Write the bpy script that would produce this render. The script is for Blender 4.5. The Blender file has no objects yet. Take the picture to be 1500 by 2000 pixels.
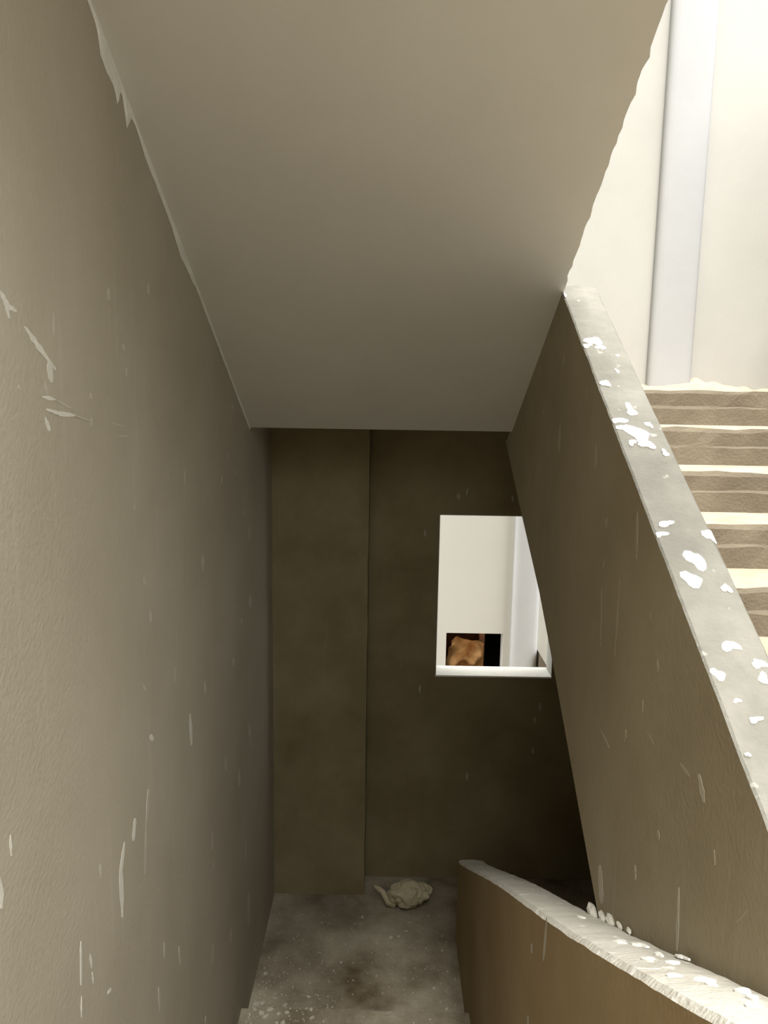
import bpy, bmesh, math, random
from mathutils import Vector, Matrix, noise

scene = bpy.context.scene
COL = scene.collection
K = 1.15            # metres per survey unit
EYE = 2.75          # camera height above the landing, survey units

def P(x, y, z):
    """survey units (origin at the camera) -> metres, landing floor at z = 0"""
    return Vector((x * K, y * K, (z + EYE) * K))

# ------------------------------------------------------------------ camera
pitch, roll, yaw = 0.15838, 0.01596, -0.00541
fw = Vector((math.sin(yaw) * math.cos(pitch), math.cos(yaw) * math.cos(pitch), -math.sin(pitch)))
rt = Vector((math.cos(yaw), -math.sin(yaw), 0))
up = rt.cross(fw)
r2 = rt * math.cos(roll) + up * math.sin(roll)
u2 = up * math.cos(roll) - rt * math.sin(roll)
cd = bpy.data.cameras.new('camera')
cd.sensor_fit = 'VERTICAL'
cd.sensor_height = 36.0
cd.sensor_width = 27.0
cd.lens = 1520.0 / 2000.0 * 36.0
cd.clip_start = 0.02
cam = bpy.data.objects.new('camera', cd)
COL.objects.link(cam)
m = Matrix.Identity(4)
for i in range(3):
    m[i][0], m[i][1], m[i][2] = r2[i], u2[i], -fw[i]
m.translation = P(0, 0, 0)
cam.matrix_world = m
scene.camera = cam

# ------------------------------------------------------------------ sky and exposure
w = bpy.data.worlds.new('overcast_sky')
scene.world = w
w.use_nodes = True
bg = w.node_tree.nodes['Background']
bg.inputs['Color'].default_value = (1.0, 0.975, 0.915, 1)
# overcast sky: three times brighter overhead than at the horizon, L = Lz (1 + 2 sin e) / 3
wn, wl = w.node_tree.nodes, w.node_tree.links
geo = wn.new('ShaderNodeTexCoord')
sep = wn.new('ShaderNodeSeparateXYZ')
wl.new(geo.outputs['Generated'], sep.inputs[0])
mad = wn.new('ShaderNodeMath'); mad.operation = 'MULTIPLY_ADD'; mad.use_clamp = False
mx0 = wn.new('ShaderNodeMath'); mx0.operation = 'MAXIMUM'; mx0.inputs[1].default_value = 0.0
wl.new(sep.outputs['Z'], mx0.inputs[0])
wl.new(mx0.outputs[0], mad.inputs[0])
SKY = 1.1
mad.inputs[1].default_value = SKY * 2 / 3
mad.inputs[2].default_value = SKY / 3
wl.new(mad.outputs[0], bg.inputs['Strength'])
sd = bpy.data.lights.new('hazy_sun', 'SUN')
sd.energy = 0.9
sd.angle = math.radians(20)          # disc smeared out by thin cloud
sd.color = (1.0, 0.96, 0.88)
sun = bpy.data.objects.new('hazy_sun', sd)
COL.objects.link(sun)
sun.rotation_euler = Vector((0.02, -0.47, 0.88)).to_track_quat('Z', 'Y').to_euler()
scene.view_settings.view_transform = 'Standard'
scene.view_settings.look = 'None'
scene.view_settings.gamma = 1.0
scene.view_settings.use_curve_mapping = False
scene.view_settings.exposure = 2.5

# ------------------------------------------------------------------ survey values
XL, XD = -0.5875, 0.5125          # left wall face, right edge of the flights on our side
YP, YB = 3.88, 4.05               # pillar face, back wall face
XR = 2.10                         # right wall face
D1, Z1, SC = 3.2768, -0.1735, 0.5395      # upper soffit: far edge, height, slope
SD, ZDT, TD = 0.5917, 0.7998, 0.114       # sloping parapet of the right flight
SA, ZA, TA = 0.5825, -2.1535, 0.1342      # low parapet of the flight below us
ZF = -2.75                        # landing floor
ZH = -1.40                        # hall floor under the camera
Z2 = 0.008                          # upper landing floor
TR, RI = 0.262, 0.139             # tread, riser

# ------------------------------------------------------------------ materials
def new_mat(name):
    mt = bpy.data.materials.new(name)
    mt.use_nodes = True
    nt = mt.node_tree
    b = nt.nodes['Principled BSDF']
    return mt, nt, b

def plaster(name, c1, c2, scale=1.6, rough=0.9, bump=0.15, spec=0.2, speck=None, streak=0.0, fine=90.0, gloss_var=0.0):
    mt, nt, b = new_mat(name)
    N, L = nt.nodes, nt.links
    tc = N.new('ShaderNodeTexCoord')
    n1 = N.new('ShaderNodeTexNoise'); n1.inputs['Scale'].default_value = scale
    n1.inputs['Detail'].default_value = 7; n1.inputs['Roughness'].default_value = 0.62
    L.new(tc.outputs['Object'], n1.inputs['Vector'])
    cr = N.new('ShaderNodeValToRGB')
    cr.color_ramp.elements[0].position = 0.30; cr.color_ramp.elements[0].color = (*c1, 1)
    cr.color_ramp.elements[1].position = 0.72; cr.color_ramp.elements[1].color = (*c2, 1)
    L.new(n1.outputs['Fac'], cr.inputs['Fac'])
    col = cr.outputs['Color']
    if streak > 0:
        mp = N.new('ShaderNodeMapping'); mp.inputs['Scale'].default_value = (38, 38, 2.2)
        L.new(tc.outputs['Object'], mp.inputs['Vector'])
        n2 = N.new('ShaderNodeTexNoise'); n2.inputs['Scale'].default_value = 1.0
        n2.inputs['Detail'].default_value = 3
        L.new(mp.outputs['Vector'], n2.inputs['Vector'])
        rp = N.new('ShaderNodeValToRGB')
        rp.color_ramp.elements[0].position = 0.60; rp.color_ramp.elements[0].color = (0, 0, 0, 1)
        rp.color_ramp.elements[1].position = 0.78; rp.color_ramp.elements[1].color = (streak,) * 3 + (1,)
        L.new(n2.outputs['Fac'], rp.inputs['Fac'])
        mx = N.new('ShaderNodeMix'); mx.data_type = 'RGBA'
        L.new(rp.outputs['Color'], mx.inputs[0]); L.new(col, mx.inputs[6])
        mx.inputs[7].default_value = (0.62, 0.60, 0.54, 1)
        col = mx.outputs[2]
    if speck:
        n3 = N.new('ShaderNodeTexNoise'); n3.inputs['Scale'].default_value = speck[0]
        n3.inputs['Detail'].default_value = 2
        L.new(tc.outputs['Object'], n3.inputs['Vector'])
        r3 = N.new('ShaderNodeValToRGB')
        r3.color_ramp.elements[0].position = speck[1]; r3.color_ramp.elements[0].color = (0, 0, 0, 1)
        r3.color_ramp.elements[1].position = speck[1] + 0.05; r3.color_ramp.elements[1].color = (1, 1, 1, 1)
        L.new(n3.outputs['Fac'], r3.inputs['Fac'])
        mx = N.new('ShaderNodeMix'); mx.data_type = 'RGBA'
        L.new(r3.outputs['Color'], mx.inputs[0]); L.new(col, mx.inputs[6])
        mx.inputs[7].default_value = (*speck[2], 1)
        col = mx.outputs[2]
    L.new(col, b.inputs['Base Color'])
    b.inputs['Roughness'].default_value = rough
    b.inputs['Specular IOR Level'].default_value = spec
    nf = N.new('ShaderNodeTexNoise'); nf.inputs['Scale'].default_value = fine
    nf.inputs['Detail'].default_value = 5
    L.new(tc.outputs['Object'], nf.inputs['Vector'])
    ad = N.new('ShaderNodeMath'); ad.operation = 'MULTIPLY_ADD'
    ad.inputs[1].default_value = 2.2
    L.new(n1.outputs['Fac'], ad.inputs[0]); L.new(nf.outputs['Fac'], ad.inputs[2])
    bp = N.new('ShaderNodeBump'); bp.inputs['Strength'].default_value = bump
    bp.inputs['Distance'].default_value = 0.01
    L.new(ad.outputs[0], bp.inputs['Height'])
    L.new(bp.outputs['Normal'], b.inputs['Normal'])
    return mt

M = {}
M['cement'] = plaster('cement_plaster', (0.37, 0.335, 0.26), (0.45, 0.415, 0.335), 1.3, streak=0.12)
M['cement_shaded'] = plaster('cement_plaster_shaded', (0.19, 0.152, 0.082), (0.30, 0.252, 0.155), 2.2, streak=0.04)  # same cement, colour darkened and browned to stand in for shade
M['parapet'] = plaster('parapet_plaster', (0.30, 0.255, 0.175), (0.38, 0.33, 0.24), 2.0, streak=0.10)
M['parapet_low'] = plaster('brown_parapet_plaster', (0.32, 0.235, 0.125), (0.40, 0.31, 0.19), 2.0, streak=0.06)
M['cap'] = plaster('parapet_cap', (0.175, 0.172, 0.152), (0.26, 0.255, 0.23), 7.0, bump=0.3, speck=(26, 0.69, (0.36, 0.355, 0.33)))
M['cap_low'] = plaster('low_parapet_cap', (0.50, 0.485, 0.43), (0.66, 0.645, 0.585), 7.0, bump=0.35, speck=(26, 0.66, (0.8, 0.79, 0.75)))  # colour lighter than the upper cap, making up for missing light
M['soffit'] = plaster('soffit_paint', (0.62, 0.60, 0.55), (0.69, 0.67, 0.62), 0.9, bump=0.06)
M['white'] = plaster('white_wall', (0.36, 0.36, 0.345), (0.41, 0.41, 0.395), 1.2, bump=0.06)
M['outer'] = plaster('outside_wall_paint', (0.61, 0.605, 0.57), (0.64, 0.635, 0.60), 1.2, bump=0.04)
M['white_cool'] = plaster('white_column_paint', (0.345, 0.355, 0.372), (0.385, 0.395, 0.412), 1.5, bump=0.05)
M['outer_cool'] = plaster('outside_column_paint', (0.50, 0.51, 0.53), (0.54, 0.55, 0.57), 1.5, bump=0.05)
M['floor'] = plaster('dusty_floor', (0.11, 0.083, 0.048), (0.47, 0.43, 0.34), 2.3, bump=0.5, speck=(38, 0.70, (0.66, 0.63, 0.54)), fine=60)
M['riser'] = plaster('riser_concrete', (0.14, 0.118, 0.088), (0.20, 0.172, 0.13), 5.0, bump=0.4)
M['dust'] = plaster('sandy_dust', (0.40, 0.325, 0.24), (0.50, 0.435, 0.35), 6.0, bump=0.5, fine=120)
M['splash'] = plaster('white_paint_splash', (0.80, 0.80, 0.77), (0.88, 0.88, 0.86), 9.0, bump=0.1)
M['drip'] = plaster('thin_paint_drip', (0.45, 0.42, 0.345), (0.53, 0.50, 0.425), 9.0, bump=0.1)
M['smear'] = plaster('paint_smear', (0.60, 0.59, 0.53), (0.70, 0.69, 0.63), 9.0, bump=0.2)
M['stain'] = plaster('faint_drip', (0.36, 0.32, 0.235), (0.43, 0.385, 0.295), 9.0, bump=0.1)
M['skim'] = plaster('white_skim_plaster', (0.70, 0.70, 0.64), (0.80, 0.80, 0.74), 9.0, bump=0.4)
M['chip'] = plaster('plaster_chip', (0.42, 0.39, 0.32), (0.66, 0.63, 0.55), 8.0, bump=0.4)
M['bag'] = plaster('crumpled_wrapper', (0.40, 0.355, 0.235), (0.58, 0.525, 0.38), 12.0, bump=0.3)
M['dark'] = plaster('dark_interior', (0.07, 0.065, 0.06), (0.11, 0.10, 0.09), 3.0)
M['redwall'] = plaster('red_brown_board', (0.20, 0.075, 0.035), (0.30, 0.12, 0.06), 6.0)
M['pinkwood'] = plaster('pink_timber', (0.62, 0.28, 0.18), (0.72, 0.36, 0.24), 12.0)
M['cloth'] = plaster('ochre_cloth', (0.46, 0.20, 0.06), (0.92, 0.58, 0.28), 7.0, bump=0.2)

# ------------------------------------------------------------------ mesh helpers
def link(name, me, mats, parent=None):
    for mt in (mats if isinstance(mats, (list, tuple)) else [mats]):
        me.materials.append(M[mt])
    o = bpy.data.objects.new(name, me)
    COL.objects.link(o)
    if parent:
        o.parent = parent
    return o

def mesh(name, verts, faces, mats, parent=None, mi=None, smooth=False):
    me = bpy.data.meshes.new(name)
    me.from_pydata([tuple(v) for v in verts], [], faces)
    bm = bmesh.new(); bm.from_mesh(me)
    bmesh.ops.recalc_face_normals(bm, faces=bm.faces)
    bm.to_mesh(me); bm.free()
    if mi:
        for p_, i_ in zip(me.polygons, mi):
            p_.material_index = i_
    if smooth:
        for p_ in me.polygons:
            p_.use_smooth = True
    me.update()
    return link(name, me, mats, parent)

def box_data(a, b, V=None, F=None):
    """axis aligned box between survey points a and b"""
    V = [] if V is None else V
    F = [] if F is None else F
    n = len(V)
    x0, x1 = sorted((a[0], b[0])); y0, y1 = sorted((a[1], b[1])); z0, z1 = sorted((a[2], b[2]))
    for z in (z0, z1):
        for (x, y) in ((x0, y0), (x1, y0), (x1, y1), (x0, y1)):
            V.append(P(x, y, z))
    for f in ((3, 2, 1, 0), (4, 5, 6, 7), (0, 1, 5, 4), (1, 2, 6, 5), (2, 3, 7, 6), (3, 0, 4, 7)):
        F.append(tuple(i + n for i in f))
    return V, F

def boxes(name, lst, mats, parent=None):
    V, F = [], []
    for a, b in lst:
        box_data(a, b, V, F)
    return mesh(name, V, F, mats, parent)

def loft(name, secs, mats, parent=None, matfn=None, smooth=False):
    """secs: list of closed rings of Vectors (metres), same length"""
    n = len(secs[0]); V = []; F = []; mi = []
    for s in secs:
        V += s
    for i in range(len(secs) - 1):
        for j in range(n):
            k = (j + 1) % n
            F.append((i * n + j, i * n + k, (i + 1) * n + k, (i + 1) * n + j))
            mi.append(matfn(j) if matfn else 0)
    F.append(tuple(range(n))[::-1]); mi.append(0)
    F.append(tuple((len(secs) - 1) * n + j for j in range(n))); mi.append(0)
    return mesh(name, V, F, mats, parent, mi, smooth)

def tag(o, label=None, cat=None, group=None, kind=None):
    if label: o['label'] = label
    if cat: o['category'] = cat
    if group: o['group'] = group
    if kind: o['kind'] = kind
    return o

def empty(name, loc):
    e = bpy.data.objects.new(name, None)
    e.empty_display_size = 0.1
    e.location = loc
    COL.objects.link(e)
    return e

def under(o, parent):
    """parent while keeping the world position"""
    o.parent = parent
    o.matrix_parent_inverse = Matrix.Translation(-parent.location)
    return o

rng = random.Random(7)
def jit(v, a, s=6.0, seed=0.0):
    q = Vector((v.x * s + seed, v.y * s, v.z * s))
    return v + noise.noise_vector(q) * a

# paint marks: flat thin splashes lying on a surface.  plane: function (u, v) -> point, normal n
COUNT = [0]
def streak(pts, to3d, n, mat, parent, name='paint_streak'):
    fine = []
    for i in range(len(pts) - 1):
        for t in (0, .2, .4, .6, .8):
            fine.append(tuple(p_ + (q_ - p_) * t for p_, q_ in zip(pts[i], pts[i + 1])))
    fine.append(pts[-1])
    N_ = len(fine)
    left, right = [], []
    for i, q in enumerate(fine):
        t = i / (N_ - 1)
        prof = max(0.15, math.sin(math.pi * (0.05 + 0.88 * t)) ** 0.6) * (0.55 + 0.5 * rng.random())
        left.append((q[0] + q[2] * prof, q[1] + q[3] * prof)); right.append((q[0] - q[2] * prof, q[1] - q[3] * prof))
    ring = left + right[::-1]
    k = len(ring)
    COUNT[0] += 1
    lift = 0.0003 + 0.00015 * (COUNT[0] % 5)
    V = [to3d(a, b) + n * lift for a, b in ring] + [to3d(a, b) - n * 0.001 for a, b in ring]
    F = []
    for i in range(N_ - 1):
        F.append((i, i + 1, k - 2 - i, k - 1 - i))
    for i in range(k):
        j = (i + 1) % k
        F.append((i, j, k + j, k + i))
    return mesh(name, V, F, mat, parent)

def splat(x, y, a, b, to3d, n, mat, parent, name='paint_splash'):
    k = 14; ring = []
    ph = rng.random() * 9
    for i in range(k):
        t = 2 * math.pi * i / k
        r_ = 1 + 0.28 * math.sin(2 * t + ph) + 0.22 * math.sin(3 * t + 2 * ph) + rng.uniform(-.12, .12)
        ring.append((x + math.cos(t) * a * r_, y + math.sin(t) * b * r_))
    V = [to3d(x, y) + n * 0.004] + [to3d(*q) + n * 0.0015 for q in ring] + [to3d(*q) - n * 0.002 for q in ring]
    F = [(0, 1 + i, 1 + (i + 1) % k) for i in range(k)]
    F += [(1 + i, 1 + (i + 1) % k, 1 + k + (i + 1) % k, 1 + k + i) for i in range(k)]
    return mesh(name, V, F, mat, parent)

# ------------------------------------------------------------------ surveyed marks (metres on the surfaces they lie on)
MARKS_LEFT = [   # (along, height, half-width along, half-width up) per point; strength
    ([(1.380, 3.317, -0.0116, -0.0040), (1.404, 3.294, -0.0107, -0.0049), (1.436, 3.288, -0.0076, -0.0061)], 1),
    ([(1.396, 3.300, -0.0073, -0.0016), (1.407, 3.273, -0.0074, -0.0015)], 1),
    ([(1.465, 3.263, -0.0105, -0.0039), (1.518, 3.229, -0.0111, -0.0039), (1.589, 3.188, -0.0120, -0.0039)], 1),
    ([(1.560, 3.204, -0.0151, -0.0013), (1.567, 3.162, -0.0153, -0.0009)], 1),
    ([(1.539, 3.164, -0.0068, -0.0005), (1.545, 3.139, -0.0069, -0.0004)], 0),
    ([(1.524, 3.135, -0.0029, -0.0043), (1.582, 3.128, -0.0031, -0.0044)], 1),
    ([(1.582, 3.128, -0.0031, -0.0022), (1.656, 3.109, -0.0034, -0.0023)], 0),
    ([(1.537, 3.110, -0.0045, -0.0051), (1.603, 3.099, -0.0037, -0.0055), (1.678, 3.093, -0.0028, -0.0058)], 1),
    ([(1.673, 3.093, -0.0020, -0.0020), (1.758, 3.078, -0.0021, -0.0021)], 0),
    ([(1.531, 3.095, -0.0088, -0.0009), (1.548, 3.067, -0.0090, -0.0008)], 1),
    ([(1.768, 3.086, -0.0106, 0.0004), (1.765, 3.066, -0.0106, 0.0005)], 0),
    ([(1.912, 3.387, -0.0155, -0.0019), (1.908, 3.359, -0.0154, -0.0017)], 0),
    ([(2.227, 3.436, -0.0117, -0.0015), (2.224, 3.408, -0.0117, -0.0013)], 0),
    ([(1.771, 3.140, -0.0106, -0.0003), (1.772, 3.126, -0.0106, -0.0002)], 0),
    ([(1.897, 3.068, -0.0022, -0.0023), (1.983, 3.055, -0.0024, -0.0024)], 0),
    ([(1.918, 3.034, -0.0003, -0.0025), (2.020, 3.028, -0.0003, -0.0026)], 0),
    ([(1.428, 3.157, -0.0058, -0.0006), (1.430, 3.148, -0.0059, -0.0005)], 0),
    ([(1.998, 3.261, -0.0113, -0.0012), (2.004, 3.246, -0.0114, -0.0012)], 0),
    ([(2.019, 3.203, -0.0098, -0.0002), (2.017, 3.182, -0.0098, -0.0001)], 0),
    ([(1.595, 3.301, -0.0072, -0.0007), (1.590, 3.256, -0.0072, -0.0005)], 0),
    ([(2.555, 2.884, -0.0159, 0.0015), (2.557, 2.832, -0.0160, 0.0019)], 0),
    ([(2.782, 2.549, -0.0230, 0.0050), (2.776, 2.487, -0.0230, 0.0055)], 0),
    ([(2.102, 2.635, -0.0110, 0.0023), (2.108, 2.606, -0.0111, 0.0025)], 0),
    ([(3.364, 3.081, -0.0218, 0.0005), (3.362, 3.055, -0.0218, 0.0006)], 0),
    ([(4.501, 2.896, -0.0391, 0.0022), (4.500, 2.861, -0.0391, 0.0025)], 0),
    ([(3.263, 2.883, -0.0207, 0.0017), (3.261, 2.855, -0.0207, 0.0019)], 0),
    ([(3.126, 2.799, -0.0191, 0.0022), (3.123, 2.768, -0.0191, 0.0023)], 0),
    ([(3.410, 2.794, -0.0226, 0.0020), (3.420, 2.766, -0.0228, 0.0022)], 0),
    ([(3.591, 2.592, -0.0253, 0.0039), (3.589, 2.564, -0.0253, 0.0041)], 0),
    ([(3.731, 2.485, -0.0410, 0.0073), (3.727, 2.424, -0.0410, 0.0080)], 0),
    ([(3.737, 2.138, -0.0485, 0.0131), (3.733, 2.074, -0.0486, 0.0140)], 0),
    ([(3.505, 2.088, -0.0308, 0.0093), (3.503, 2.064, -0.0308, 0.0095)], 0),
    ([(2.151, 2.521, -0.0116, 0.0034), (2.147, 2.487, -0.0116, 0.0036)], 0),
    ([(3.304, 1.972, -0.0276, 0.0098), (3.301, 1.928, -0.0276, 0.0102)], 0),
    ([(2.041, 2.847, -0.0082, 0.0010), (2.044, 2.830, -0.0082, 0.0011)], 0),
    ([(2.384, 2.268, -0.0144, 0.0055), (2.373, 2.220, -0.0143, 0.0058)], 0),
    ([(2.061, 2.338, -0.0104, 0.0028), (2.085, 2.303, -0.0106, 0.0031)], 0),
    ([(2.550, 2.037, -0.0233, 0.0099), (2.560, 1.912, -0.0236, 0.0111)], 1),
    ([(2.118, 2.161, -0.0206, 0.0086), (2.126, 2.137, -0.0208, 0.0088)], 1),
    ([(2.772, 2.068, -0.0234, 0.0089), (2.775, 2.012, -0.0236, 0.0094)], 0),
    ([(3.654, 1.502, -0.0408, 0.0177), (3.702, 1.359, -0.0421, 0.0196)], 0),
    ([(3.111, 1.596, -0.0300, 0.0150), (3.106, 1.531, -0.0300, 0.0156)], 0),
    ([(3.393, 1.392, -0.0298, 0.0154), (3.387, 1.308, -0.0298, 0.0162)], 0),
    ([(2.079, 2.014, -0.0135, 0.0076), (2.056, 1.932, -0.0133, 0.0081)], 0),
    ([(2.051, 1.935, -0.0111, 0.0067), (2.021, 1.782, -0.0109, 0.0075)], 0),
    ([(1.958, 1.993, -0.0140, 0.0087), (1.936, 1.940, -0.0137, 0.0090)], 1),
    ([(1.870, 1.977, -0.0164, 0.0111), (1.836, 1.919, -0.0161, 0.0109), (1.833, 1.787, -0.0162, 0.0118)], 1),
    ([(1.296, 2.351, -0.0045, 0.0026), (1.295, 2.310, -0.0045, 0.0028)], 1),
    ([(1.249, 2.300, -0.0100, 0.0063), (1.250, 2.237, -0.0101, 0.0069)], 1),
    ([(2.844, 1.415, -0.0254, 0.0157), (2.829, 1.339, -0.0253, 0.0163)], 0),
    ([(2.843, 1.294, -0.0214, 0.0136), (2.848, 1.248, -0.0215, 0.0140)], 0),
    ([(1.704, 2.024, -0.0077, 0.0050), (1.703, 1.987, -0.0078, 0.0052)], 0),
    ([(1.573, 1.921, -0.0067, 0.0052), (1.561, 1.819, -0.0067, 0.0057)], 1),
    ([(1.561, 1.793, -0.0040, 0.0035), (1.555, 1.743, -0.0040, 0.0036)], 1),
    ([(1.620, 1.852, -0.0085, 0.0064), (1.624, 1.812, -0.0086, 0.0066)], 1),
    ([(1.626, 1.800, -0.0058, 0.0046), (1.629, 1.767, -0.0058, 0.0047)], 1),
    ([(1.712, 1.667, 0.0068, -0.0077), (1.736, 1.663, 0.0070, -0.0078)], 1),
    ([(2.181, 1.444, -0.0128, 0.0100), (2.176, 1.391, -0.0128, 0.0104)], 0),
    ([(2.340, 1.304, -0.0148, 0.0114), (2.346, 1.225, -0.0149, 0.0120)], 0),
    ([(2.822, 0.936, -0.0256, 0.0206), (2.789, 0.873, -0.0251, 0.0210)], 0),
    ([(3.167, 0.743, -0.0268, 0.0208), (3.140, 0.690, -0.0264, 0.0211)], 0),
    ([(3.597, 0.627, -0.0343, 0.0242), (3.571, 0.453, -0.0341, 0.0258)], 0),
    ([(2.111, 1.346, -0.0097, 0.0082), (2.113, 1.258, -0.0098, 0.0086)], 0),
    ([(2.673, 0.743, -0.0196, 0.0176), (2.669, 0.700, -0.0196, 0.0179)], 0),
    ([(3.535, 0.975, -0.0263, 0.0162), (3.511, 0.820, -0.0261, 0.0174)], 0),
]
MARKS_STRINGER = [   # (along, height, half-width along, half-width up) per point; strength
    ([(1.456, 2.434, 0.0080, -0.0065), (1.407, 2.430, 0.0074, -0.0063)], 0),
    ([(1.365, 2.458, 0.0108, -0.0066), (1.333, 2.419, 0.0103, -0.0068)], 1),
    ([(2.008, 2.251, 0.0063, -0.0038), (1.920, 2.239, 0.0058, -0.0037)], 0),
    ([(1.799, 2.347, 0.0135, -0.0058), (1.801, 2.314, 0.0135, -0.0061)], 0),
    ([(1.658, 2.406, 0.0080, -0.0056), (1.608, 2.401, 0.0075, -0.0055)], 0),
    ([(1.938, 1.893, 0.0229, -0.0156), (1.898, 1.807, 0.0222, -0.0164)], 1),
    ([(1.412, 2.193, 0.0073, -0.0050), (1.397, 2.064, 0.0073, -0.0057)], 1),
    ([(1.138, 2.345, 0.0027, -0.0008), (1.177, 2.286, 0.0028, -0.0009)], 0),
    ([(1.544, 2.235, 0.0086, -0.0054), (1.537, 2.216, 0.0085, -0.0055)], 0),
    ([(1.923, 2.695, 0.0085, -0.0019), (1.927, 2.488, 0.0087, -0.0029)], 0),
    ([(2.081, 2.627, 0.0075, -0.0019), (2.057, 2.471, 0.0074, -0.0025)], 0),
    ([(1.823, 2.884, 0.0094, -0.0014), (1.806, 2.771, 0.0093, -0.0020)], 0),
    ([(2.227, 3.012, 0.0167, -0.0010), (2.222, 2.941, 0.0167, -0.0016)], 0),
    ([(2.069, 2.826, 0.0170, -0.0021), (2.078, 2.796, 0.0172, -0.0024)], 0),
    ([(2.069, 2.713, 0.0122, -0.0022), (2.078, 2.682, 0.0123, -0.0024)], 0),
    ([(2.711, 3.291, 0.0202, 0.0009), (2.702, 3.250, 0.0201, 0.0006)], 0),
    ([(2.375, 3.171, 0.0124, -0.0002), (2.362, 3.142, 0.0123, -0.0003)], 0),
    ([(2.711, 3.054, 0.0164, -0.0006), (2.704, 2.953, 0.0164, -0.0012)], 0),
    ([(3.011, 3.089, 0.0201, -0.0006), (3.005, 3.066, 0.0201, -0.0007)], 0),
    ([(1.688, 2.679, 0.0082, -0.0025), (1.680, 2.659, 0.0081, -0.0026)], 0),
    ([(1.621, 2.590, 0.0061, -0.0023), (1.613, 2.565, 0.0060, -0.0024)], 0),
    ([(1.696, 2.465, 0.0067, -0.0028), (1.690, 2.438, 0.0067, -0.0029)], 0),
    ([(1.276, 2.361, 0.0039, -0.0026), (1.268, 2.336, 0.0039, -0.0026)], 0),
    ([(1.668, 2.072, 0.0084, -0.0057), (1.657, 2.040, 0.0084, -0.0058)], 0),
]
MARKS_LOWER = [   # (along, height, half-width along, half-width up) per point; strength
    ([(1.856, 1.794, 0.0145, -0.0104), (1.870, 1.655, 0.0148, -0.0117)], 1),
    ([(2.028, 1.583, 0.0139, -0.0109), (2.021, 1.557, 0.0138, -0.0110)], 0),
    ([(2.027, 1.349, 0.0141, -0.0127), (2.020, 1.320, 0.0140, -0.0129)], 0),
]
MARKS_BACK = [   # (along, height, half-width along, half-width up) per point; strength
    ([(0.421, 2.539, -0.0107, -0.0011), (0.425, 2.501, -0.0108, -0.0011)], 0),
    ([(0.478, 2.571, -0.0076, 0.0015), (0.471, 2.527, -0.0076, 0.0015)], 0),
    ([(0.748, 2.532, -0.0093, -0.0002), (0.750, 2.498, -0.0093, -0.0002)], 0),
    ([(0.225, 2.316, -0.0078, -0.0001), (0.227, 2.271, -0.0078, -0.0001)], 0),
    ([(0.974, 1.221, -0.0112, -0.0010), (0.980, 1.167, -0.0112, -0.0010)], 0),
    ([(0.946, 1.128, -0.0096, -0.0010), (0.951, 1.084, -0.0096, -0.0010)], 0),
    ([(0.943, 0.919, -0.0113, -0.0012), (0.948, 0.877, -0.0113, -0.0012)], 0),
    ([(0.532, 0.743, -0.0082, -0.0002), (0.534, 0.687, -0.0082, -0.0002)], 0),
    ([(0.217, 1.322, -0.0096, -0.0002), (0.218, 1.268, -0.0097, -0.0002)], 0),
    ([(-0.156, 0.151, -0.0100, -0.0002), (-0.156, 0.100, -0.0100, -0.0002)], 0),
]
SPLATS_UPPER = [
    (0.628, 2.467, 0.024, 0.024),
    (0.601, 2.443, 0.014, 0.012),
    (0.640, 2.430, 0.013, 0.012),
    (0.681, 2.387, 0.006, 0.008),
    (0.611, 2.248, 0.012, 0.017),
    (0.659, 2.305, 0.006, 0.009),
    (0.650, 2.122, 0.015, 0.023),
    (0.607, 2.081, 0.020, 0.013),
    (0.618, 2.050, 0.018, 0.015),
    (0.642, 2.026, 0.029, 0.029),
    (0.682, 2.064, 0.008, 0.013),
    (0.656, 1.983, 0.017, 0.016),
    (0.620, 1.994, 0.009, 0.012),
    (0.692, 1.955, 0.009, 0.011),
    (0.621, 1.719, 0.016, 0.009),
    (0.600, 1.689, 0.014, 0.008),
    (0.710, 1.687, 0.015, 0.021),
    (0.652, 1.615, 0.019, 0.026),
    (0.628, 1.565, 0.021, 0.018),
    (0.691, 1.546, 0.009, 0.012),
    (0.648, 1.412, 0.015, 0.012),
    (0.605, 1.356, 0.012, 0.011),
    (0.688, 1.378, 0.012, 0.011),
    (0.684, 1.349, 0.011, 0.010),
    (0.620, 1.306, 0.006, 0.005),
    (0.583, 2.758, 0.011, 0.021),
    (0.638, 1.271, 0.011, 0.006),
    (0.602, 1.214, 0.004, 0.004),
]
SPLATS_LOWER = [
    (0.508, 1.490, 0.016, 0.022),
    (0.537, 1.457, 0.012, 0.025),
    (0.495, 1.295, 0.013, 0.020),
    (0.536, 1.353, 0.008, 0.016),
    (0.527, 1.266, 0.012, 0.017),
    (0.484, 1.152, 0.010, 0.014),
    (0.521, 1.123, 0.012, 0.018),
    (0.515, 1.084, 0.006, 0.013),
    (0.545, 1.045, 0.012, 0.016),
    (0.537, 1.001, 0.008, 0.013),
    (0.511, 0.953, 0.010, 0.013),
    (0.573, 1.327, 0.006, 0.024),
    (0.522, 1.847, 0.008, 0.028),
]
SKIM = [(1.851, 0.009), (1.903, 0.020), (1.914, 0.059), (1.953, 0.061), (2.000, 0.050), (2.024, 0.075), (2.051, 0.013), (2.071, 0.025), (2.079, 0.087), (2.123, 0.013), (2.178, 0.009), (2.234, 0.024), (2.305, 0.021), (2.425, 0.020), (2.472, 0.022), (2.570, 0.043), (2.631, 0.033), (2.747, 0.020), ]
RIGHT_TOP = 1.5     # height of the stairwell wall on the right
REAR_TOP = 1.2      # and of the unseen wall behind; both heights tuned to shape the sky light
BEAM_Y, BEAM_Z = .60, 1.20
NB_TOP = 4.2
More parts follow.
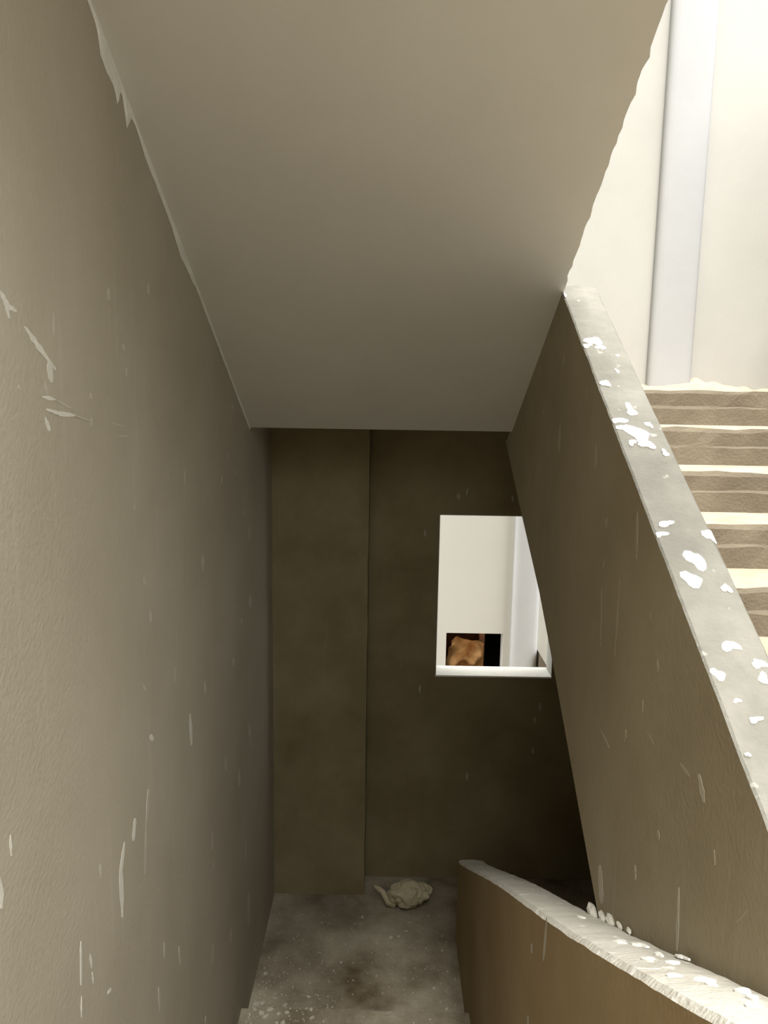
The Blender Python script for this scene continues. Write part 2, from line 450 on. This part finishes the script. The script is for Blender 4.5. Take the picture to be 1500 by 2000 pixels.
# ================================================================== the setting
wall_left = tag(boxes('wall_left', [((XL - .15, -2.6, -4.3), (XL, YB + .135, 4.4))], 'cement'), kind='structure')

# back wall with the window opening of the landing
WX0, WX1, WZ0, WZ1 = 0.272, 0.905, -1.545, -0.655
YO = YB + 0.135
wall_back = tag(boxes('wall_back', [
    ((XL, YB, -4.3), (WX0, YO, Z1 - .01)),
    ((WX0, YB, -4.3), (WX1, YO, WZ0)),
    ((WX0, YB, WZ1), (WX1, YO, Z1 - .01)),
    ((WX1, YB, -4.3), (XR, YO, Z1 - .01))], 'cement_shaded'), kind='structure')
# rendered reveals of the opening
win = empty('window_1', P((WX0 + WX1) / 2, YB, WZ0))
tag(win, kind='structure')
e_ = .003
under(boxes('window_sill', [((WX0 - .002, YB - .002, WZ0 - .004), (WX1 + .002, YO + .012, WZ0 + .004))], 'splash'), win)  # brighter white than the reveals, stands in for sky light on the sill
under(boxes('reveal', [((WX0 - .001, YB - .001, WZ0), (WX0 + e_, YO, WZ1))], 'white'), win)
under(boxes('reveal', [((WX1 - e_, YB - .001, WZ0), (WX1 + .001, YO, WZ1))], 'white'), win)
under(boxes('lintel', [((WX0, YB - .001, WZ1 - e_), (WX1, YO, WZ1 + .001))], 'white'), win)

# white wall behind the upper landing
wall_upper = tag(boxes('wall_upper', [((XL, YB, Z1 - .01), (XR, YO, 4.4))], 'white'), kind='structure')
# square column at the left of the landing
V, F = [], []
rings = []
for i in range(25):
    z = ZF - .02 + (Z1 - ZF + .04) * i / 24
    rings.append([jit(P(x, y, z), .006, 5) for (x, y) in ((XL - .01, YP), (-0.098, YP), (-0.098, YB + .02), (XL - .01, YB + .02))])
pillar = tag(loft('pillar', rings, 'cement_shaded'), 'square plastered pillar filling the left corner of the lower landing', 'pillar')

# boxed white pipe column on the upper wall
cx0, cx1 = 1.305 / 1.0, 1.525
rings = []
for z in (Z2 - .03, Z2 - .028, Z2 - .02, 1.0, 2.0, 3.0, 4.39, 4.4):
    ring = []
    for t in range(11):
        a = math.pi * t / 10
        ring.append(P((cx0 + cx1) / 2 - (cx1 - cx0) / 2 * math.copysign(abs(math.cos(a)) ** .4, math.cos(a)), YB + .01 - .065 * abs(math.sin(a)) ** .4, z))
    rings.append(ring)
pipe = tag(loft('wall_column', rings, 'white_cool', smooth=True), 'white rounded column rising against the bright wall above the steps', 'column')

# right wall of the stairwell; the well above it is open to the sky
wall_right = tag(boxes('wall_right', [((XR, -2.6, -4.3), (XR + .15, YB + .135, RIGHT_TOP))], 'white'), kind='structure')
# hall behind and under the camera
hall = tag(boxes('floor_hall', [((XL - .02, -2.6, ZH - .16), (XR + .02, .80, ZH))], 'floor'), kind='structure')
beam = tag(boxes('shade_beam', [((XL - .02, BEAM_Y, BEAM_Z), (XR + .02, .72, 1.42))], 'soffit'), kind='structure')  # unseen beam, added to shade the soffit and upper wall from behind
wall_rear = tag(boxes('wall_rear', [((XL, -2.6, ZH), (XR, -2.45, REAR_TOP))], 'cement'), kind='structure')
# lower landing
def grid_floor(name, x0, x1, y0, y1, z, thick, nx, ny, mat, amp):
    V, F = [], []
    for j in range(ny + 1):
        for i in range(nx + 1):
            p = P(x0 + (x1 - x0) * i / nx, y0 + (y1 - y0) * j / ny, z)
            p.z += noise.noise(Vector((p.x * 3, p.y * 3, 1.7))) * amp + noise.noise(Vector((p.x * 14, p.y * 14, 4.2))) * amp * .4
            V.append(p)
    for j in range(ny):
        for i in range(nx):
            a = j * (nx + 1) + i
            F.append((a, a + 1, a + nx + 2, a + nx + 1))
    n = len(V)
    box_data((x0, y0, z - thick), (x1, y1, z - .02), V, F)
    return mesh(name, V, F, mat)
landing = tag(grid_floor('floor_landing', XL - .02, XR + .02, 2.95, YB + .02, ZF, .17, 90, 34, 'floor', .008), kind='structure')

# ================================================================== flights of steps
def step_mesh(name, x0, x1, yf, z, h, t, parent, seed, up_dir=1, nseg=26, amp=.009, drop=0, mats=('riser', 'dust')):
    """one concrete step: front (riser) towards -Y*up_dir, dusty tread on top"""
    g = up_dir
    prof = [(0.0, -h - drop), (0.0, -h * .52), (.010 * g, -h * .46), (.010 * g, -.014), (.018 * g, 0.0), (t * .5 * g, .003), ((t + .03) * g, 0.0), ((t + .03) * g, -h - drop)]
    rings = []
    for i in range(nseg + 1):
        x = x0 + (x1 - x0) * i / nseg
        ring = []
        for j, (dy, dz) in enumerate(prof):
            p = P(x, yf + dy, z + dz)
            if 0 < j < 6:
                k = amp * (1.0 if j in (1, 2, 3, 4) else .6)
                nv = noise.noise_vector(Vector((x * 9, seed * 3.1 + j * .6, z * 2)))
                nw = noise.noise_vector(Vector((x * 31, seed * 5.7 + j * .8, z * 2)))
                p += Vector((0, nv.y, nv.z)) * k + Vector((0, nw.y, nw.z)) * k * .6
            ring.append(p)
        rings.append(ring)
    o = loft(name, rings, list(mats), matfn=lambda j: 1 if j in (4, 5) else 0)
    return under(o, parent)

def slab(name, x0, x1, prof, mat, parent=None, nx=1, jitter=None):
    rings = []
    for i in range(nx + 1):
        x = x0 + (x1 - x0) * i / nx
        rings.append([P(x, y, z) for y, z in prof])
    o = loft(name, rings, mat)
    return under(o, parent) if parent else o

# --- right flight, climbing away to the upper landing
stD = empty('staircase', P(1.2, .83, ZH))
tag(stD, 'rough concrete steps with sandy treads climbing away beyond the sloping parapet', 'staircase')
X0, X1 = XD + TD, XR
Y0 = 3.20
for k in range(10):
    step_mesh('step', X0, X1, Y0 - k * TR, Z2 - k * RI, RI, TR, stD, k + 1.0)
slab('stair_slab', X0, X1, [(Y0 + .10, Z2 - RI - .005), (Y0 - 9 * TR + .02, Z2 - 10 * RI + .0), (Y0 - 9 * TR - .25, Z2 - 10 * RI), (Y0 - 9 * TR - .05, Z2 - 10 * RI - .16), (Y0 + .10, Z2 - RI - .20)], 'cement_shaded', stD)

# --- upper landing
up_land = tag(slab('upper_landing', XL - .01, XR + .01, [(D1, Z1), (YB + .02, Z1), (YB + .02, Z2 - .03), (D1 - .04, Z2 - .03), (D1 - .04, Z1 + .06)], 'soffit'), 'flat slab of the upper landing seen edge-on over the dark recess', 'landing')
sandy = grid_floor('sand_layer', X0, XR, Y0 + .02, YB, Z2 - .005, .03, 70, 40, 'dust', .012)
for v_ in sandy.data.vertices:
    y_ = v_.co.y / K
    if v_.co.z > P(0, 0, Z2 - .02).z and y_ > YB - .35:
        q = (y_ - YB + .35) / .35
        v_.co.z += q ** 2 * (.045 + .05 * noise.noise(Vector((v_.co.x * 2.6, 2.2, 0))) + .02 * noise.noise(Vector((v_.co.x * 17, v_.co.y * 9, 0))))
tag(sandy, 'pale sandy dust and mortar spilt along the foot of the bright wall', 'sand', kind='stuff')

# --- upper flight overhead: its white underside slopes down away from the camera
YT = .70
ZT = Z1 + SC * (D1 - YT)
top = []
n_st = 11
for k in range(n_st + 1):
    yk = D1 - .04 - k * (D1 - .04 - YT) / n_st
    zk = Z2 - .03 + k * (1.42 - Z2 + .03) / n_st
    zn = Z2 - .03 + (k + 1) * (1.42 - Z2 + .03) / n_st
    if k < n_st:
        top += [(yk, zk), (yk, zn)]
prof_top = top + [(YT, 1.42)]
stC = empty('staircase', P(0, D1, Z1))
tag(stC, 'white underside of the upper stair flight sloping down overhead', 'staircase')
V, F = [], []
NS = 130
NX = 14
for i in range(NS + 1):           # soffit surface with a chipped right edge
    y = YT + (D1 - YT) * i / NS
    z = Z1 + SC * (D1 - y)
    for j in range(NX + 1):
        x = XL - .005 + (XD - XL + .005) * j / NX
        p = P(x, y, z)
        if j == NX:
            if y > 2.36:
                p.x += .003
            else:
                p.x += .006 * noise.noise(Vector((y * 22, 3, 0))) + .005 * noise.noise(Vector((y * 60, 8, 0))) - .002
        elif j == NX - 1:
            p.x = P(XD - .02, y, z).x
        V.append(p)
for i in range(NS):
    for j in range(NX):
        a = i * (NX + 1) + j
        F.append((a, a + 1, a + NX + 2, a + NX + 1))
base = len(V)                      # chipped side skirt on the right edge
for i in range(NS + 1):
    y = YT + (D1 - YT) * i / NS
    z = Z1 + SC * (D1 - y)
    V.append(P(XD, y, z + .05))
for i in range(NS):
    a = i * (NX + 1) + NX; b = a + NX + 1
    F.append((a, b, base + i + 1, base + i))
under(mesh('soffit', V, F, 'soffit'), stC)
slab('stair_body', XL - .005, XD, prof_top + [(YT, ZT + .012), (D1 - .04, Z1 + .03)], 'cement', stC)

# --- parapet between the two sides: stringer of the right flight
def dbot(y):
    pts = [(.60, -1.86), (1.2, -1.51), (1.761, -1.168), (2.04, -.985), (2.257, -.845), (2.549, -.668), (2.962, -.468), (3.42, -.235), (3.48, -.20)]
    for (a, za), (b, zb) in zip(pts, pts[1:]):
        if a <= y <= b:
            return za + (zb - za) * (y - a) / (b - a)
    return pts[0][1] if y < pts[0][0] else pts[-1][1]
def dtop(y):
    if y <= 2.46:
        return ZDT + SD * (y - D1)
    return (ZDT + SD * (2.46 - D1)) - .56 * (y - 2.46)
rings = []
ys = [.62 + (3.44 - .62) * i / 150 for i in range(151)]
for y in ys:
    zb, zt = dbot(y), dtop(y)
    wz = .004 * noise.noise(Vector((y * 9, 1, 0))) + .0025 * noise.noise(Vector((y * 40, 5, 0)))
    c_ = .004 * noise.noise(Vector((y * 13, 9, 0)))
    rings.append([P(XD, y, zb), P(XD, y, zt - .004 + wz), P(XD + .004 + c_ * .3, y, zt + wz), P(XD + TD * .5, y, zt + .004 + wz), P(XD + TD - .008 + c_, y, zt + wz), P(XD + TD, y, zt - .012), P(XD + TD, y, zb)])
parD = tag(loft('parapet', rings, ['parapet', 'cap'], matfn=lambda j: 1 if j in (1, 2, 3, 4) else 0), 'tall sloping parapet with dark inner face and paint-spattered pale top', 'parapet')

# --- low parapet of the flight that drops to the landing
def atop(y):
    return ZA - SA * (y - D1) + .006 * math.sin(y * 3.3)
rings = []
YE = 3.555
for i in range(121):
    y = .62 + (YE - .62) * i / 120
    zt = atop(y)
    zb = max(ZF - .01, ZF + (2.95 - y) * .5917 - .22) if y < 2.95 else ZF - .01
    wz = .003 * noise.noise(Vector((y * 11, 21, 0))) + .002 * noise.noise(Vector((y * 44, 25, 0)))
    if y > YE - .03:
        wz += .006
    xl_, xr_ = XD - TA, XD - .0015
    rings.append([P(xl_, y, zb), P(xl_, y, zt - .010 + wz), P(xl_ + .010, y, zt + wz), P((xl_ + xr_) / 2, y, zt + .003 + wz), P(xr_ - .012, y, zt + wz - .002), P(xr_, y, zt - .012), P(xr_, y, zb)])
parA = tag(loft('parapet', rings, ['parapet_low', 'cap_low'], matfn=lambda j: 1 if j in (1, 2, 3, 4) else 0), 'low brown parapet in the bottom right corner ending at the landing', 'parapet')

# --- flight under the camera going down to the landing, and the one going on down to the right
stA = empty('staircase', P(0, 2.95, ZF))
tag(stA, 'concrete steps descending from the viewer to the dusty lower landing', 'staircase')
nA = 9
TRA = .235
rA = (ZH - ZF) / (nA + 1)
for k in range(nA):
    step_mesh('step', XL, XD - TA, 2.95 - k * TRA, ZF + (k + 1) * rA, rA, TRA, stA, k + 20.0, up_dir=-1, nseg=40, mats=('floor', 'floor'))
slab('stair_slab', XL, XD - TA, [(2.97, ZF - .02), (2.97, ZF - .17), (.78, ZH - .32), (.60, ZH - .16), (.80, ZH - rA)], 'cement_shaded', stA)
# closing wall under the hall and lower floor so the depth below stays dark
wall_lower = tag(boxes('wall_lower', [((XL, .45, -4.3), (XR, .58, ZH - .16))], 'cement_shaded'), kind='structure')
floor_lower = tag(boxes('floor_lower', [((XL, .45, -4.45), (XR, YB, -4.3))], 'cement_shaded'), kind='structure')
stB = empty('staircase', P(1.3, 2.95, ZF))
tag(stB, 'lower steps dropping back out of sight beneath the right flight', 'staircase')
for k in range(9):
    step_mesh('step', X0, XR, 2.95 - (k + 1) * TR, ZF - (k + 1) * RI, RI, TR, stB, k + 40.0, nseg=8)
slab('stair_slab', X0, XR, [(2.97, ZF - .02), (2.97, ZF - .25), (.80, ZF - 9.2 * RI - .25), (.80, ZF - 9.2 * RI)], 'cement_shaded', stB)

# ================================================================== outside, seen through the landing window
YN = 5.6
OX0, OX1, OZ0, OZ1 = .450, .875, -2.10, -1.80
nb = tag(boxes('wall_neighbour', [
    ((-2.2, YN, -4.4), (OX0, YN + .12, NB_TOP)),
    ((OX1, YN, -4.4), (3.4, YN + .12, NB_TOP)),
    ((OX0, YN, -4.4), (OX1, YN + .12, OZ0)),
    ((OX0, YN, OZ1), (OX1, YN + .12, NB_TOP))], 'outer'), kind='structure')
rings = []
for z in (-4.4, -2.5, -1.5, -.5, NB_TOP):
    ring = []
    for t in range(9):
        a = math.pi * t / 8
        ring.append(P(1.027 - .10 * math.copysign(abs(math.cos(a)) ** .6, math.cos(a)), YN + .01 - .09 * abs(math.sin(a)) ** .6, z))
    rings.append(ring)
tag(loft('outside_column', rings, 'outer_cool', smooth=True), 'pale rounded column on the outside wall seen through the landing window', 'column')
tag(slab('sloping_kerb', 1.135, 1.21, [(YN, -4.4), (YN, -1.92), (YN - .12, -1.92), (YN - .12, -4.4)], 'riser'), 'small grey sloping stub wall beside the outside column', 'kerb')
ko = bpy.data.objects['sloping_kerb']
for v_ in ko.data.vertices:        # its top falls to the right
    if v_.co.z > P(0, 0, -2.5).z and v_.co.x > P(1.2, 0, 0).x:
        v_.co.z -= .14
ground = tag(boxes('ground_outside', [((-2.2, YO, -4.45), (3.4, YN, -4.35))], 'dust'), kind='structure')
# dark room behind the small opening
tag(boxes('wall_store', [((OX0 - .4, YN + 1.0, -3.0), (OX1 + .4, YN + 1.05, -1.2)), ((OX0 - .45, YN + .12, -3.0), (OX0 - .4, YN + 1.0, -1.2)), ((OX1 + .4, YN + .12, -3.0), (OX1 + .45, YN + 1.0, -1.2)), ((OX0 - .4, YN + .12, -1.25), (OX1 + .4, YN + 1.0, -1.2)), ((OX0 - .4, YN + .12, -3.0), (OX1 + .4, YN + 1.0, -2.95))], 'dark'), kind='structure')
tag(boxes('board', [((OX0 - .05, YN + .36, -2.94), (.772, YN + .39, -1.45))], 'redwall'), 'red-brown board standing behind the cloth in the small outside opening', 'board')
tag(boxes('timber_post', [((.732, YN + .28, -2.94), (.774, YN + .34, -1.3))], 'pinkwood'), 'narrow pinkish timber post inside the small outside opening', 'post')
V, F = [], []
nu, nv = 40, 40
def cloth_pt(a, b):
    x = .505 - .08 * min(1, b * 2.2) ** 2 * (1 - a) + (.758 - .505) * a
    top_ = -1.885 - .055 * a - .035 * math.exp(-((a) / .10) ** 2)
    z = top_ + (-2.45 - top_) * b
    x += .014 * noise.noise(Vector((b * 9, 3, a)))
    y = YN + .20 + .035 * math.sin(a * 11 + b * 9) * (.5 + b) + .07 * noise.noise(Vector((a * 4, b * 9, 2))) - .03 * b
    return P(x, y, z)
for sgn in (0, .012):
    for j in range(nv + 1):
        for i in range(nu + 1):
            p = cloth_pt(i / nu, j / nv); p.y += sgn; V.append(p)
n1_ = (nu + 1) * (nv + 1)
for j in range(nv):
    for i in range(nu):
        a = j * (nu + 1) + i
        F.append((a, a + 1, a + nu + 2, a + nu + 1))
        F.append((n1_ + a, n1_ + a + nu + 1, n1_ + a + nu + 2, n1_ + a + 1))
bd = [i for i in range(nu + 1)] + [j * (nu + 1) + nu for j in range(1, nv + 1)] + [nv * (nu + 1) + i for i in range(nu - 1, -1, -1)] + [j * (nu + 1) for j in range(nv - 1, 0, -1)]
for a, b in zip(bd, bd[1:] + bd[:1]):
    F.append((a, b, n1_ + b, n1_ + a))
tag(mesh('hanging_cloth', V, F, 'cloth', smooth=True), 'crumpled ochre cloth hanging inside the small opening of the outside wall', 'cloth')

# ================================================================== paint marks and plaster
lw = lambda y, z: Vector((XL * K, y, z))
for pts, strong in MARKS_LEFT:
    streak(pts, lw, Vector((1, 0, 0)), 'smear' if strong else 'drip', wall_left)
dw = lambda y, z: Vector((XD * K, y, z))
for pts, strong in MARKS_STRINGER:
    streak(pts, dw, Vector((-1, 0, 0)), 'drip' if strong else 'stain', parD)
aw = lambda y, z: Vector(((XD - TA) * K, y, z))
for pts, strong in MARKS_LOWER:
    streak(pts, aw, Vector((-1, 0, 0)), 'drip', parA)
bw = lambda x, z: Vector((x, YB * K, z))
for pts, strong in MARKS_BACK[:-1]:
    streak(pts, bw, Vector((0, -1, 0)), 'stain', wall_back)
nD = Vector((0, -SD, 1)).normalized()
def on_d(x, y):
    x = min(max(x, (XD + .001) * K), (XD + TD - .004) * K)
    cr_ = .004 * (1 - abs(x / K - XD - TD / 2) / (TD / 2))
    return Vector((x, y, (min(dtop(y / K), ZDT) + EYE + cr_) * K))
for x, y, a, b in SPLATS_UPPER:
    splat(x, y, a, b, on_d, nD, 'splash', parD)
nA_ = Vector((0, SA, 1)).normalized()
def on_a(x, y):
    return Vector((x, y, (atop(y / K) + EYE + .003) * K))
for x, y, a, b in SPLATS_LOWER:
    splat(min(x, (XD - .012) * K - a), y, a, b, on_a, nA_, 'splash', parA)

# ragged white skim coat where the soffit meets the left wall
def skim(y):
    for (a, wa), (b, wb) in zip(SKIM, SKIM[1:]):
        if a <= y <= b:
            return wa + (wb - wa) * (y - a) / (b - a)
    return .012
V, F = [], []
ns = 220
for i in range(ns + 1):
    y = .9 + (D1 * K - .9) * i / ns
    zs = (Z1 + SC * (D1 - y / K) + EYE) * K
    wd_ = max(.003, skim(y) + .005 * noise.noise(Vector((y * 30, 0, 4))))
    for (dx, dz) in ((.0005, .01), (.0045, .01), (.0035, -wd_ * .5), (.0005, -wd_)):
        V.append(Vector((XL * K + dx, y, zs + dz)))
for i in range(ns):
    for j in range(3):
        a = i * 4 + j
        F.append((a, a + 1, a + 5, a + 4))
mesh('skim_coat', V, F, 'skim', wall_left)

# lumps of mortar where the low parapet meets the stringer
def lump(name, loc, r, sc, mat, parent=None, seed=0, sub=2, amp=.35):
    bm = bmesh.new()
    bmesh.ops.create_icosphere(bm, subdivisions=sub, radius=1.0)
    for v_ in bm.verts:
        q = v_.co.copy()
        v_.co = q * (1 + amp * noise.noise(q * 1.7 + Vector((seed, 0, 0))) + amp * .5 * noise.noise(q * 4.1 + Vector((0, seed, 0))))
        v_.co = Vector((v_.co.x * sc[0], v_.co.y * sc[1], v_.co.z * sc[2])) * r
    me = bpy.data.meshes.new(name); bm.to_mesh(me); bm.free()
    o = link(name, me, mat, parent)
    o.location = loc
    return o
for i, (y, dz, r_) in enumerate(((1.70, .012, .020), (1.62, .006, .014), (1.56, .008, .016), (1.50, .004, .010), (1.44, .003, .008))):
    lump('mortar_lump', Vector(((XD - .006) * K, y * K, (atop(y) + dz * .5 + EYE) * K)), r_ * K * .62, (.9, 2.1, .8), 'cap_low', parA, i)

# ================================================================== litter on the landing
def crumple(name, loc, r, sc, mat, parent, seed):
    bm = bmesh.new()
    bmesh.ops.create_icosphere(bm, subdivisions=4, radius=1.0)
    for v_ in bm.verts:
        q = v_.co.copy()
        d = abs(noise.noise(q * 1.5 + Vector((seed, 0, 0)))) * .40 + noise.noise(q * 3.0 + Vector((0, seed, 0))) * .07
        v_.co = q * (.82 + d)
        v_.co = Vector((v_.co.x * sc[0], v_.co.y * sc[1], v_.co.z * sc[2])) * r
    me = bpy.data.meshes.new(name); bm.to_mesh(me); bm.free()
    o = link(name, me, mat, parent)
    o.location = loc
    return o
fz = 0.0
bag = empty('crumpled_bag', P(.14, 3.80, ZF))
tag(bag, 'crumpled pale wrapper lying on the landing floor under the window', 'litter')
crumple('body', (0, 0, .082), .128, (.98, .70, .66), 'bag', bag, 2.0)
crumple('fold', (.085, .03, .082), .075, (.9, .7, .8), 'bag', bag, 5.0)
# twisted tail of the wrapper
rings = []
tail = [(-.075, -.03, .02), (-.115, -.025, .025), (-.135, -.01, .055), (-.15, .0, .085), (-.18, .01, .105), (-.205, .012, .118)]
for i, (x, y, z) in enumerate(tail):
    ring = []
    rr = (.016, .022, .020, .020, .019, .014)[i]
    for t in range(8):
        a = t * math.pi / 4
        ring.append(Vector((x + math.cos(a) * rr * .8, y + math.cos(a + .6) * rr * .3, z + math.sin(a) * rr)))
    rings.append(ring)
loft('tail', rings, 'bag', bag, smooth=True)

chips = []
for s_ in range(6):
    bm = bmesh.new()
    bmesh.ops.create_icosphere(bm, subdivisions=1, radius=1.0)
    for v_ in bm.verts:
        v_.co *= 1 + .5 * noise.noise(v_.co * 2 + Vector((s_ * 3.3, 0, 0)))
        v_.co.z *= .55
    me = bpy.data.meshes.new('plaster_chip'); bm.to_mesh(me); bm.free()
    me.materials.append(M['chip'])
    chips.append(me)
rc = random.Random(11)
def chip_xf(x, y, r_):
    return (P(x, y, ZF if y > 2.96 else ZF + rA) + Vector((0, 0, r_ * .25)),
            (r_ * rc.uniform(.8, 1.5), r_ * rc.uniform(.7, 1.3), r_),
            (rc.uniform(-.3, .3), rc.uniform(-.3, .3), rc.uniform(0, 6.28)))
def chip(x, y, r_, label, group):
    o = bpy.data.objects.new('plaster_chip', chips[rc.randrange(6)])
    COL.objects.link(o)
    o.location, o.scale, o.rotation_euler = chip_xf(x, y, r_)
    tag(o, label, 'plaster chip', group)
for i in range(26):        # drift of chips along the left wall where the landing begins
    y = 2.98 + abs(rc.gauss(0, .09)) if i % 2 else rc.uniform(2.85, 2.93)
    x = XL + .03 + abs(rc.gauss(0, .13))
    chip(x, min(y, 3.6), rc.uniform(.008, .017), 'pale plaster chip in the drift along the foot of the left wall', 'plaster chips along the left wall')
for x, y, r_ in ((.05, 3.55, .012), (.09, 3.56, .010), (.13, 3.60, .009)):
    chip(x, y, r_, 'pale plaster chip in the small cluster in front of the crumpled wrapper', 'plaster chips by the wrapper')
for x, y, r_ in ((.30, 3.10, .010), (.33, 3.02, .012), (.25, 3.22, .007)):
    chip(x, y, r_, 'pale plaster chip beside the end of the low brown parapet', 'plaster chips by the low parapet')
chip(-.10, 3.70, .008, 'single plaster chip at the foot of the square pillar', None)
bm = bmesh.new()           # grit too fine to count
for i in range(420):
    if i < 280:
        y = 2.98 + abs(rc.gauss(0, .18)) if i % 3 else rc.uniform(2.84, 2.94); x = XL + .02 + abs(rc.gauss(0, .18))
    else:
        x, y = rc.uniform(XL + .03, XD - TA - .03), rc.uniform(2.98, 3.72)
    if x > XD - TA - .02 or y > 3.8:
        continue
    l_, s_, e_ = chip_xf(x, y, rc.uniform(.0015, .005))
    mt_ = Matrix.Translation(l_) @ Matrix.Rotation(e_[2], 4, 'Z') @ Matrix.Diagonal((*s_, 1))
    bmesh.ops.create_icosphere(bm, subdivisions=1, radius=1.0, matrix=mt_)
me = bpy.data.meshes.new('plaster_grit'); bm.to_mesh(me); bm.free()
tag(link('plaster_grit', me, 'chip'), 'fine pale plaster grit strewn over the landing floor', 'grit', kind='stuff')
